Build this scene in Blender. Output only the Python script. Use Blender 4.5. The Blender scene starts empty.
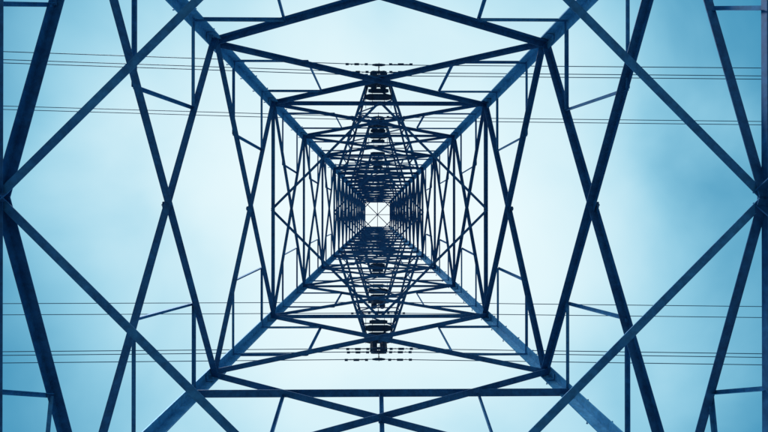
import bpy, bmesh, math, random
from mathutils import Vector, Matrix
random.seed(7)
scene = bpy.context.scene
scene.view_settings.view_transform = 'Standard'
scene.view_settings.look = 'None'
scene.view_settings.exposure = 0

F = 560.0            # focal length in photo pixels (768 wide)
EYE = 1.6
TC = Vector((0.105, -0.235, 0))   # tower axis

# ------------------------------------------------------------ materials
def nt(mat):
    mat.use_nodes = True
    n = mat.node_tree.nodes; l = mat.node_tree.links
    n.clear()
    out = n.new('ShaderNodeOutputMaterial'); b = n.new('ShaderNodeBsdfPrincipled')
    l.new(b.outputs[0], out.inputs[0])
    return n, l, b

def noisy(name, c1, c2, scale, rough, metal=0.0, bump=0.0, detail=6, r2=None, spots=False):
    m = bpy.data.materials.new(name); n, l, b = nt(m)
    tc = n.new('ShaderNodeTexCoord'); no = n.new('ShaderNodeTexNoise')
    no.inputs['Scale'].default_value = scale; no.inputs['Detail'].default_value = detail
    no.inputs['Roughness'].default_value = .65
    l.new(tc.outputs['Object'], no.inputs['Vector'])
    r = n.new('ShaderNodeValToRGB')
    r.color_ramp.elements[0].position = .35; r.color_ramp.elements[1].position = .68
    r.color_ramp.elements[0].color = (*c1, 1); r.color_ramp.elements[1].color = (*c2, 1)
    l.new(no.outputs['Fac'], r.inputs[0])
    col = r.outputs[0]
    if spots:   # zinc spangle / grime flecks
        n2 = n.new('ShaderNodeTexNoise'); n2.inputs['Scale'].default_value = 14; n2.inputs['Detail'].default_value = 4
        l.new(tc.outputs['Object'], n2.inputs['Vector'])
        m2 = n.new('ShaderNodeMapRange'); m2.inputs[1].default_value = .3; m2.inputs[2].default_value = .7
        m2.inputs[3].default_value = .78; m2.inputs[4].default_value = 1.18
        l.new(n2.outputs['Fac'], m2.inputs[0])
        vm = n.new('ShaderNodeVectorMath'); vm.operation = 'SCALE'
        l.new(col, vm.inputs[0]); l.new(m2.outputs[0], vm.inputs['Scale']); col = vm.outputs[0]
    l.new(col, b.inputs['Base Color'])
    b.inputs['Metallic'].default_value = metal
    b.inputs['Specular IOR Level'].default_value = .3
    mr = n.new('ShaderNodeMapRange'); mr.inputs[3].default_value = rough; mr.inputs[4].default_value = r2 or rough
    l.new(no.outputs['Fac'], mr.inputs[0]); l.new(mr.outputs[0], b.inputs['Roughness'])
    if bump:
        bp = n.new('ShaderNodeBump'); bp.inputs['Strength'].default_value = bump
        l.new(no.outputs['Fac'], bp.inputs['Height']); l.new(bp.outputs[0], b.inputs['Normal'])
    return m

M_steel = noisy('lit_blue_galvanised_steel', (0.045, 0.27, 0.52), (0.13, 0.45, 0.72), 2.2, .42, .25, .05, 10, .62, True)  # same steel as the braces, the lit tone of the legs put into the colour
M_mid = noisy('medium_blue_steel', (0.018, 0.15, 0.36), (0.05, 0.27, 0.52), 2.4, .45, .25, .05, 10, .65, True)  # medium blue between the leg and brace tones
M_dark = noisy('backlit_steel_brace', (0.008, 0.085, 0.23), (0.024, 0.165, 0.37), 2.6, .45, .25, .05, 10, .65, True)  # same steel as the legs, the backlit dark tone put into the colour
M_ins = noisy('glazed_insulator', (0.006, 0.03, 0.08), (0.010, 0.06, 0.13), 5, .3)
M_wire = noisy('aluminium_conductor', (0.03, 0.13, 0.23), (0.05, 0.18, 0.30), 3, .5, .3)
M_conc = noisy('concrete', (0.22, 0.23, 0.23), (0.36, 0.36, 0.34), 4, .9, 0, .4)
M_bounce_ground = noisy('grey_bounce_ground', (0.15, 0.17, 0.18), (0.30, 0.31, 0.32), .6, .95, 0, .6, 12)  # unseen ground, grey gravel tone chosen for cool bounce onto the steel undersides

# ------------------------------------------------------------ geometry helpers
def beam(bm, p1, p2, b, n, ext=0.0, t=None, flip=False, off=None):
    """steel angle (L section) from p1 to p2, one flange lying in the face with outward normal n"""
    p1 = Vector(p1); p2 = Vector(p2)
    a = (p2 - p1)
    if a.length < 1e-4: return
    a.normalize(); p1 = p1 - a*ext; p2 = p2 + a*ext
    n = Vector(n); n = (n - a*n.dot(a))
    if n.length < 1e-3: n = a.orthogonal()
    n.normalize(); s = a.cross(n).normalized()
    if flip: s = -s
    t = t or max(.007, b*.10)
    if off is None: off = random.uniform(0, .014)
    prof = [(-b/2, 0), (b/2, 0), (b/2, -t), (-b/2+t, -t), (-b/2+t, -b), (-b/2, -b)]
    r = []
    for p in (p1, p2):
        r.append([bm.verts.new(p + s*x + n*(y+off)) for x, y in prof])
    k = len(prof)
    for i in range(k):
        bm.faces.new((r[0][i], r[0][(i+1) % k], r[1][(i+1) % k], r[1][i]))
    bm.faces.new(list(reversed(r[0]))); bm.faces.new(r[1])

def legbeam(bm, p1, p2, b, outx, outy):
    """corner angle: flanges follow the two faces that meet at the leg"""
    p1 = Vector(p1); p2 = Vector(p2); t = b*.11
    sx, sy = -outx, -outy
    prof = [(0, 0), (b, 0), (b, t), (t, t), (t, b), (0, b)]
    r = [[bm.verts.new(p + Vector((sx*x, sy*y, 0))) for x, y in prof] for p in (p1, p2)]
    for i in range(6):
        bm.faces.new((r[0][i], r[0][(i+1) % 6], r[1][(i+1) % 6], r[1][i]))
    bm.faces.new(list(reversed(r[0]))); bm.faces.new(r[1])

def plate(bm, c, n, w, h, up=(0, 0, 1), t=.012, off=0.02):
    c = Vector(c); n = Vector(n).normalized(); up = Vector(up)
    u = (up - n*up.dot(n)).normalized(); s = u.cross(n)
    pts = [(-w/2, -h/3), (-w/3, -h/2), (w/3, -h/2), (w/2, -h/3), (w/2, h/3), (w/3, h/2), (-w/3, h/2), (-w/2, h/3)]
    f = [bm.verts.new(c + s*x + u*y + n*off) for x, y in pts]
    g = [bm.verts.new(c + s*x + u*y + n*(off+t)) for x, y in pts]
    bm.faces.new(f); bm.faces.new(list(reversed(g)))
    for i in range(8): bm.faces.new((f[i], f[(i+1) % 8], g[(i+1) % 8], g[i]))
    for x, y in ((-w/4, 0), (w/4, 0), (0, -h/4), (0, h/4)):
        ctr = c + s*x + u*y
        o = off-.02
        v = [bm.verts.new(ctr + (s*math.cos(a)+u*math.sin(a))*.016 + n*o) for a in [i*math.pi/3 for i in range(6)]]
        w2 = [bm.verts.new(q.co + n*(t+.04)) for q in v]
        bm.faces.new(v); bm.faces.new(list(reversed(w2)))
        for i in range(6): bm.faces.new((v[i], v[(i+1) % 6], w2[(i+1) % 6], w2[i]))

def tube(bm, pts, r, seg=6):
    rings = []
    for i, p in enumerate(pts):
        a = (Vector(pts[min(i+1, len(pts)-1)]) - Vector(pts[max(i-1, 0)])).normalized()
        u = a.orthogonal().normalized() if abs(a.z) > .9 else a.cross(Vector((0, 0, 1))).normalized()
        v = a.cross(u)
        rr = r[i] if isinstance(r, (list, tuple)) else r
        rings.append([bm.verts.new(Vector(p) + (u*math.cos(k*2*math.pi/seg) + v*math.sin(k*2*math.pi/seg))*rr) for k in range(seg)])
    for i in range(len(rings)-1):
        for k in range(seg):
            bm.faces.new((rings[i][k], rings[i][(k+1) % seg], rings[i+1][(k+1) % seg], rings[i+1][k]))
    bm.faces.new(list(reversed(rings[0]))); bm.faces.new(rings[-1])

def finish(bm, name, mat, parent=None, smooth=False):
    bmesh.ops.recalc_face_normals(bm, faces=bm.faces)
    me = bpy.data.meshes.new(name); bm.to_mesh(me); bm.free()
    me.materials.append(mat)
    if smooth:
        for p in me.polygons: p.use_smooth = True
    o = bpy.data.objects.new(name, me); scene.collection.objects.link(o)
    if parent: o.parent = parent
    return o

# ------------------------------------------------------------ tower
tower = bpy.data.objects.new('transmission_tower', None); scene.collection.objects.link(tower)
D_W, D_T = 22.9, 39.0
def W(d):
    if d <= D_W: return 5.5 - .16*d
    w0 = 5.5 - .16*D_W
    return w0 + (0.9 - w0)*(d-D_W)/(D_T-D_W)
FN = {'L': Vector((-1, 0, 0)), 'R': Vector((1, 0, 0)), 'T': Vector((0, -1, 0)), 'B': Vector((0, 1, 0))}
def fp(face, u, d):
    """point on a face: u in -1..1 across, d = height above the eye"""
    w = W(d)
    if face == 'L': q = (-w, u*w)
    elif face == 'R': q = (w, u*w)
    elif face == 'T': q = (u*w, -w)
    else: q = (u*w, w)
    return Vector((q[0], q[1], d+EYE)) + TC
def lerp(a, b, t): return a + (b-a)*t
def at_d(a, b, d):
    z = d+EYE; return lerp(a, b, (z-a.z)/(b.z-a.z))
def cross(a, b, c, e):
    ua, ub = (b-a), (e-c); n = ua.cross(ub)
    t = (c-a).cross(ub).dot(n)/n.dot(n); return a + ua*t

legs = bmesh.new()
brk = [-1.45, 6.5, 11.96, 15.6, 18.6, 21.0, D_W, 29.0, 34.0, D_T]
lb = [.23, .215, .20, .19, .175, .165, .15, .13, .11]
for sx in (-1, 1):
    for sy in (-1, 1):
        for i in range(len(brk)-1):
            P = [Vector((sx*W(d), sy*W(d), d+EYE)) + TC for d in (brk[i], brk[i+1])]
            legbeam(legs, P[0], P[1], lb[i], sx, sy)
            if 0 < i < 6:
                plate(legs, P[0]+Vector((-sx*lb[i]*.5, 0, 0)), (0, sy, 0), lb[i]*.9, .7, (P[1]-P[0]), .014, .004)
                plate(legs, P[0]+Vector((0, -sy*lb[i]*.5, 0)), (sx, 0, 0), lb[i]*.9, .7, (P[1]-P[0]), .014, .004)
finish(legs, 'legs', M_steel, tower)

# step bolts on two legs
sb = bmesh.new()
for sx, sy in ((-1, -1), (1, 1)):
    d = 1.5; k = 0
    while d < 38:
        p = Vector((sx*W(d), sy*W(d), d+EYE)) + TC
        dr = Vector((sx, 0, 0)) if k % 2 else Vector((0, sy, 0))
        inn = Vector((0, -sy*.06, 0)) if k % 2 else Vector((-sx*.06, 0, 0))
        tube(sb, [p+inn-dr*.02, p+inn+dr*.17], .010, 6)
        tube(sb, [p+inn+dr*.17, p+inn+dr*.185], .018, 6)
        d += .4; k += 1
finish(sb, 'step_bolts', M_steel, tower)

br = bmesh.new()     # main bracing
rd = bmesh.new()     # redundant (thin) members
bt = bmesh.new()     # belts + plan bracing
pb = bmesh.new()     # plan bracing near the waist
gp = bmesh.new()     # gusset plates
for f, n in FN.items():
    for s in (-1, 1):
        foot = fp(f, s, -1.3); mid = fp(f, 0, 6.5)
        beam(br, foot, mid, .14, n, flip=s > 0)
        for t, dl in ((.3, 1.2), (.55, 3.2), (.78, 5.0)):
            beam(rd, lerp(foot, mid, t), fp(f, s, dl), .07, n)
            if dl < 4: beam(rd, lerp(foot, mid, t), fp(f, s, dl+1.2), .07, n)
    beam(bt, fp(f, -1, 6.5), fp(f, 1, 6.5), .10, n if f != 'R' else -n)
    for s in (-1, 1):
        m = fp(f, 0, 6.5); nd = fp(f, s, 7.9)
        beam(br, m, nd, .12, n, flip=s > 0)
        T = lerp(m, nd, .60)
        beam(rd, T, fp(f, s*.5, 6.5), .055, n)
        beam(rd, T, fp(f, s, 7.1), .055, n)
        plate(gp, nd, n, .34, .45)
    plate(gp, fp(f, 0, 6.55), n, .34, .22)
    lo, hi = 7.9, 11.96
    A, Bq, C, Dq = fp(f, -1, hi), fp(f, -1, lo), fp(f, 1, hi), fp(f, 1, lo)
    beam(br, A, Dq, .13, n); beam(br, C, Bq, .13, n, flip=True, off=-.03)
    plate(gp, cross(A, Dq, C, Bq), n, .12, .12)
    for s, hiA, loA in ((-1, (A, Dq), (C, Bq)), (1, (C, Bq), (A, Dq))):
        Q = at_d(*hiA, 11.1); R = at_d(*loA, 9.12)
        beam(rd, fp(f, s, 11.1), Q, .065, n)
        beam(rd, Q, R, .06, n)
        beam(rd, R, fp(f, s, 9.12), .065, n)
        plate(gp, fp(f, s, hi), n, .34, .5)
    lo, hi = 11.96, 15.6
    A, Bq, C, Dq = fp(f, -1, hi), fp(f, -1, lo), fp(f, 1, hi), fp(f, 1, lo)
    beam(br, A, Dq, .115, n); beam(br, C, Bq, .115, n, flip=True, off=-.03)
    plate(gp, cross(A, Dq, C, Bq), n, .11, .11)
    for s, hiA, loA in ((-1, (A, Dq), (C, Bq)), (1, (C, Bq), (A, Dq))):
        Q = at_d(*hiA, 14.8); R = at_d(*loA, 13.0)
        beam(rd, fp(f, s, 14.8), Q, .055, n); beam(rd, Q, R, .055, n); beam(rd, R, fp(f, s, 13.0), .055, n)
        plate(gp, fp(f, s, hi), n, .32, .45)
    beam(bt, fp(f, -1, 15.6), fp(f, 1, 15.6), .10, n)
    for lo, hi, b in ((15.6, 18.6, .085), (18.6, 21.0, .075), (21.0, D_W, .07)):
        A, Bq, C, Dq = fp(f, -1, hi), fp(f, -1, lo), fp(f, 1, hi), fp(f, 1, lo)
        beam(br, A, Dq, b, n); beam(br, C, Bq, b, n, flip=True, off=-.02)
        for s, hiA, loA in ((-1, (A, Dq), (C, Bq)), (1, (C, Bq), (A, Dq))):
            dq = lo+(hi-lo)*.76; dr = lo+(hi-lo)*.3
            beam(rd, fp(f, s, dq), at_d(*hiA, dq), .045, n)
            beam(rd, at_d(*hiA, dq), at_d(*loA, dr), .045, n)
            beam(rd, fp(f, s, dr), at_d(*loA, dr), .045, n)
        beam(bt, A, C, .075, n)
    N = 11; ds = [D_W + (D_T-D_W)*(i/N) for i in range(N+1)]
    for i in range(N):
        lo, hi = ds[i], ds[i+1]
        A, Bq, C, Dq = fp(f, -1, hi), fp(f, -1, lo), fp(f, 1, hi), fp(f, 1, lo)
        beam(br, A, Dq, .065, n); beam(br, C, Bq, .065, n, flip=True, off=-.02)
        beam(bt, A, C, .07, n)
beam(bt, fp('B', -1, 11.1), fp('B', 1, 11.1), .15, FN['B'], off=.03)
beam(rd, fp('B', 0, 11.1), fp('B', 0, 6.5), .085, FN['B'])
def diamond(bm, d, b):
    order = ['L', 'T', 'R', 'B']
    for i in range(4):
        beam(bm, fp(order[i], 0, d), fp(order[(i+1) % 4], 0, d), b, (0, 0, -1))
diamond(pb, 6.5, .10); diamond(bt, 15.6, .07); diamond(bt, D_W, .06)
for d in (26.0, 29.0, 34.0): diamond(bt, d, .05)
beam(bt, fp('T', -1, D_T), fp('B', 1, D_T), .05, (0, 0, 1)); beam(bt, fp('T', 1, D_T), fp('B', -1, D_T), .05, (0, 0, 1))
beam(bt, fp('T', 0, D_T), fp('B', 0, D_T), .04, (0, 0, 1), off=.06); beam(bt, fp('L', 0, D_T), fp('R', 0, D_T), .04, (0, 0, 1), off=.06)
finish(br, 'main_bracing', M_dark, tower)
finish(rd, 'secondary_bracing', M_mid, tower)
finish(bt, 'belts', M_dark, tower)
finish(pb, 'plan_bracing', M_mid, tower)
finish(gp, 'gusset_plates', M_dark, tower)

# ------------------------------------------------------------ cross-arms
arm = bmesh.new(); tipb = bmesh.new()
def crossarm(sy, d, h, tip, tw, nb, k_=1.0):
    z = d+EYE; w = W(d); w2 = W(d+h)
    n = Vector((0, 0, -1))
    B0 = [Vector((s*w, sy*w, z))+TC for s in (-1, 1)]
    T0 = [Vector((s*w2, sy*w2, z+h))+TC for s in (-1, 1)]
    B1 = [Vector((s*tw, sy*tip, z))+TC for s in (-1, 1)]
    T1 = [Vector((s*tw, sy*tip, z+.35))+TC for s in (-1, 1)]
    for k, s in enumerate((-1, 1)):
        beam(arm, B0[k], B1[k], .10*k_, n); beam(arm, T0[k], T1[k], .09*k_, (s, 0, 0))
    for i in range(nb+1):
        t = i/nb
        b = [lerp(B0[k], B1[k], t) for k in (0, 1)]; tt = [lerp(T0[k], T1[k], t) for k in (0, 1)]
        if i: beam(arm, b[0], b[1], .055*k_, n)
        beam(arm, tt[0], tt[1], .045*k_, n)
        for k, s in enumerate((-1, 1)): beam(arm, b[k], tt[k], .05*k_, (s, 0, 0))
        if i < nb:
            t2 = (i+1)/nb
            b2 = [lerp(B0[k], B1[k], t2) for k in (0, 1)]; tt2 = [lerp(T0[k], T1[k], t2) for k in (0, 1)]
            beam(arm, b[i % 2], b2[(i+1) % 2], .055*k_, n)
            for k, s in enumerate((-1, 1)):
                beam(arm, b[k], tt2[k], .045*k_, (s, 0, 0))
    if tw > .2:
        for i, (ww, hh) in enumerate(((2.15, .24), (1.7, .2), (2.15, .28), (1.5, .18))):
            c = Vector((0, sy*(tip-.02-i*.27), z+.02))+TC
            plate(tipb, c, n, tw*ww, hh, (0, 1, 0), .02, .03)
        for s in (-1, 1):
            plate(tipb, Vector((s*tw, sy*(tip-.45), z+.15))+TC, (s, 0, 0), 1.1, .5, (0, 0, 1), .015, .02)
            plate(tipb, Vector((s*tw*.45, sy*(tip-.45), z+.1))+TC, (s, 0, 0), 1.1, .34, (0, 0, 1), .015, .02)

ARMS = [(24.2, 1.9, 5.55, .52, 6), (29.2, 1.7, 4.6, .46, 6, .9), (34.2, 1.5, 3.7, .40, 5, .8)]
for a in ARMS:
    for sy in (-1, 1): crossarm(sy, *a)
finish(arm, 'cross_arms', M_dark, tower)
finish(tipb, 'cross_arm_end_plates', M_ins, tower)

# ------------------------------------------------------------ insulators
ins = bmesh.new(); fit = bmesh.new()
def string(p, q, nd=14, rr=.15):
    p = Vector(p); q = Vector(q); pts = []; rad = []
    for i in range(nd):
        t0 = .08 + .84*i/nd; st = .84/nd
        for dt, r in ((0, .03), (.12, .05), (.35, rr), (.5, rr), (.62, .05), (.95, .03)):
            pts.append(lerp(p, q, t0+dt*st)); rad.append(r)
    tube(ins, pts, rad, 12)
    tube(fit, [p, q], .018, 6)
wires = []
def hang(sy, d, tip, L, bundle, wr=.0165):
    z = d+EYE
    c = Vector((0, sy*tip, z-L))+TC
    for s in (-.2, .2):
        string(Vector((s, sy*(tip-.1), z))+TC, c+Vector((s, 0, .18)))
    plate(fit, c+Vector((0, 0, .1)), (0, 1, 0), .62, .3, (0, 0, 1), .02, 0)
    plate(fit, c+Vector((0, 0, .0)), (1, 0, 0), .6, .3, (0, 0, 1), .02, 0)
    for oy, oz in bundle:
        w0 = c+Vector((0, oy, oz))
        tube(fit, [w0+Vector((-.25, 0, -.01)), w0+Vector((-.1, 0, .0)), w0+Vector((.1, 0, .0)), w0+Vector((.25, 0, -.01))], [.03, .055, .055, .03], 8)
        tube(fit, [w0, c+Vector((0, 0, .1))], .015, 6)
        for s in (-1, 1):
            for dx in (.62, 1.05):
                x = s*dx + random.uniform(-.04, .04)
                tube(fit, [w0+Vector((x-.17, 0, -.09)), w0+Vector((x+.17, 0, -.09))], .012, 5)
                tube(fit, [w0+Vector((x, 0, 0)), w0+Vector((x, 0, -.09))], .02, 5)
                for e in (-.17, .17):
                    tube(fit, [w0+Vector((x+e-.06, 0, -.095)), w0+Vector((x+e+.06, 0, -.095))], .045, 8)
        wires.append((w0, sy, wr))
triple = [(-.21, -.12), (.21, -.12), (0, .22)]
twin = [(-.26, 0), (.26, 0)]
for sy in (-1, 1):
    hang(sy, 24.2, 5.5, 2.35, triple, .0155)
    hang(sy, 29.2, 4.55, 2.2, twin if sy > 0 else [(-.08, 0), (.08, 0)], .017)
finish(ins, 'insulators', M_ins, tower, False)
finish(fit, 'line_fittings', M_ins, tower)

# ------------------------------------------------------------ conductors
span = 150.0
for i, (w0, sy, rad) in enumerate(wires):
    bm = bmesh.new(); pts = []
    yaw = .018 if sy < 0 else .006
    sg = 9.0 + random.uniform(-.5, .5)
    for k in range(-60, 61):
        u = k/60; x = span*abs(u)**1.6*(1 if u > 0 else -1)
        t = abs(x)/span
        pts.append(w0 + Vector((x, x*yaw, -sg*(t*.9-t*t*.45))))
    tube(bm, pts, rad, 6)
    finish(bm, 'power_line', M_wire)

# ------------------------------------------------------------ footings
fo = bmesh.new()
for sx in (-1, 1):
    for sy in (-1, 1):
        c = Vector((sx*W(-1.5), sy*W(-1.5), 0))+TC
        rings = []
        for z, h in ((-.2, .55), (.12, .55), (.14, .53), (.15, .36), (.38, .34), (.40, .32)):
            rings.append([fo.verts.new(c+Vector((a*h, b*h, z))) for a, b in ((-1, -1), (1, -1), (1, 1), (-1, 1))])
        for i in range(len(rings)-1):
            for k in range(4): fo.faces.new((rings[i][k], rings[i][(k+1) % 4], rings[i+1][(k+1) % 4], rings[i+1][k]))
        fo.faces.new(rings[-1])
finish(fo, 'concrete_footings', M_conc, tower)

# ------------------------------------------------------------ ground
bm = bmesh.new()
bmesh.ops.create_grid(bm, x_segments=80, y_segments=80, size=1500)
for v in bm.verts:
    r = v.co.xy.length
    v.co.z = 0 if r < 60 else math.sin(v.co.x*.011)*math.cos(v.co.y*.009)*min(6, (r-60)*.02)
finish(bm, 'ground', M_bounce_ground, None, True)

# ------------------------------------------------------------ sky + sun
SE, SR = math.radians(50), math.radians(215)
w = bpy.data.worlds.new('World'); scene.world = w; w.use_nodes = True
n = w.node_tree.nodes; l = w.node_tree.links; n.clear()
out = n.new('ShaderNodeOutputWorld')
bg = n.new('ShaderNodeBackground'); bg.inputs['Strength'].default_value = 0.08
bg2 = n.new('ShaderNodeBackground'); bg2.inputs['Strength'].default_value = 1.0
sky = n.new('ShaderNodeTexSky'); sky.sky_type = 'NISHITA'; sky.sun_disc = False
sky.sun_elevation = SE; sky.sun_rotation = SR; sky.air_density = 1.0; sky.dust_density = 1.0; sky.ozone_density = 1.5
l.new(sky.outputs[0], bg.inputs['Color'])
tc = n.new('ShaderNodeTexCoord'); sep = n.new('ShaderNodeSeparateXYZ'); l.new(tc.outputs['Generated'], sep.inputs[0])
def math_(op, a, b=None):
    m = n.new('ShaderNodeMath'); m.operation = op
    for i, v in enumerate((a, b)):
        if v is None: continue
        if isinstance(v, (int, float)): m.inputs[i].default_value = v
        else: l.new(v, m.inputs[i])
    return m.outputs[0]
zz = math_('MAXIMUM', sep.outputs[2], .08)
u = math_('DIVIDE', sep.outputs[0], zz); v = math_('DIVIDE', sep.outputs[1], zz)
cmb = n.new('ShaderNodeCombineXYZ'); l.new(u, cmb.inputs[0]); l.new(v, cmb.inputs[1])
no = n.new('ShaderNodeTexNoise'); no.inputs['Scale'].default_value = 2.7; no.inputs['Detail'].default_value = 6; no.inputs['Roughness'].default_value = .45
no.inputs['Distortion'].default_value = .25
l.new(cmb.outputs[0], no.inputs['Vector'])
r = math_('SQRT', math_('ADD', math_('MULTIPLY', u, u), math_('MULTIPLY', v, v)))
t = math_('ADD', r, math_('MULTIPLY', math_('ADD', no.outputs['Fac'], -.5), .48))
ramp = n.new('ShaderNodeValToRGB'); cr = ramp.color_ramp; cr.interpolation = 'B_SPLINE'
cr.elements[0].position = .10; cr.elements[0].color = (.88, .98, 1.0, 1)
cr.elements[1].position = .80; cr.elements[1].color = (.012, .25, .47, 1)
e = cr.elements.new(.36); e.color = (.70, .90, .96, 1)
e = cr.elements.new(.58); e.color = (.27, .64, .82, 1)
l.new(t, ramp.inputs[0]); l.new(ramp.outputs[0], bg2.inputs['Color'])
# cloud veil over the blue Nishita sky: opaque overhead, thinner away from zenith
cov = n.new('ShaderNodeMapRange'); cov.inputs[1].default_value = .6; cov.inputs[2].default_value = 1.6
cov.inputs[3].default_value = 1.0; cov.inputs[4].default_value = .6
l.new(t, cov.inputs[0])
mx = n.new('ShaderNodeMixShader')
l.new(cov.outputs[0], mx.inputs[0]); l.new(bg.outputs[0], mx.inputs[1]); l.new(bg2.outputs[0], mx.inputs[2])
l.new(mx.outputs[0], out.inputs[0])

sun = bpy.data.lights.new('sun', 'SUN'); sun.energy = 2.2; sun.angle = math.radians(10); sun.color = (1, .97, .93)
so = bpy.data.objects.new('sun', sun); scene.collection.objects.link(so)
dirv = Vector((math.sin(SR)*math.cos(SE), math.cos(SR)*math.cos(SE), math.sin(SE)))
so.rotation_euler = dirv.to_track_quat('Z', 'Y').to_euler(); so.location = dirv*80

# ------------------------------------------------------------ camera (standing under the tower, looking straight up)
cam = bpy.data.cameras.new('camera'); co = bpy.data.objects.new('camera', cam); scene.collection.objects.link(co)
cam.sensor_width = 36; cam.lens = 36*F/768; cam.clip_end = 5000; cam.clip_start = .05
fw = Vector((8/F, -2/F, 1)).normalized()
cz = -fw; cx = (Vector((1, 0, 0)) - cz*cz.x).normalized(); cy = cz.cross(cx)
m = Matrix((cx, cy, cz)).transposed().to_4x4(); m.translation = Vector((0, 0, EYE))
co.matrix_world = m
scene.camera = co
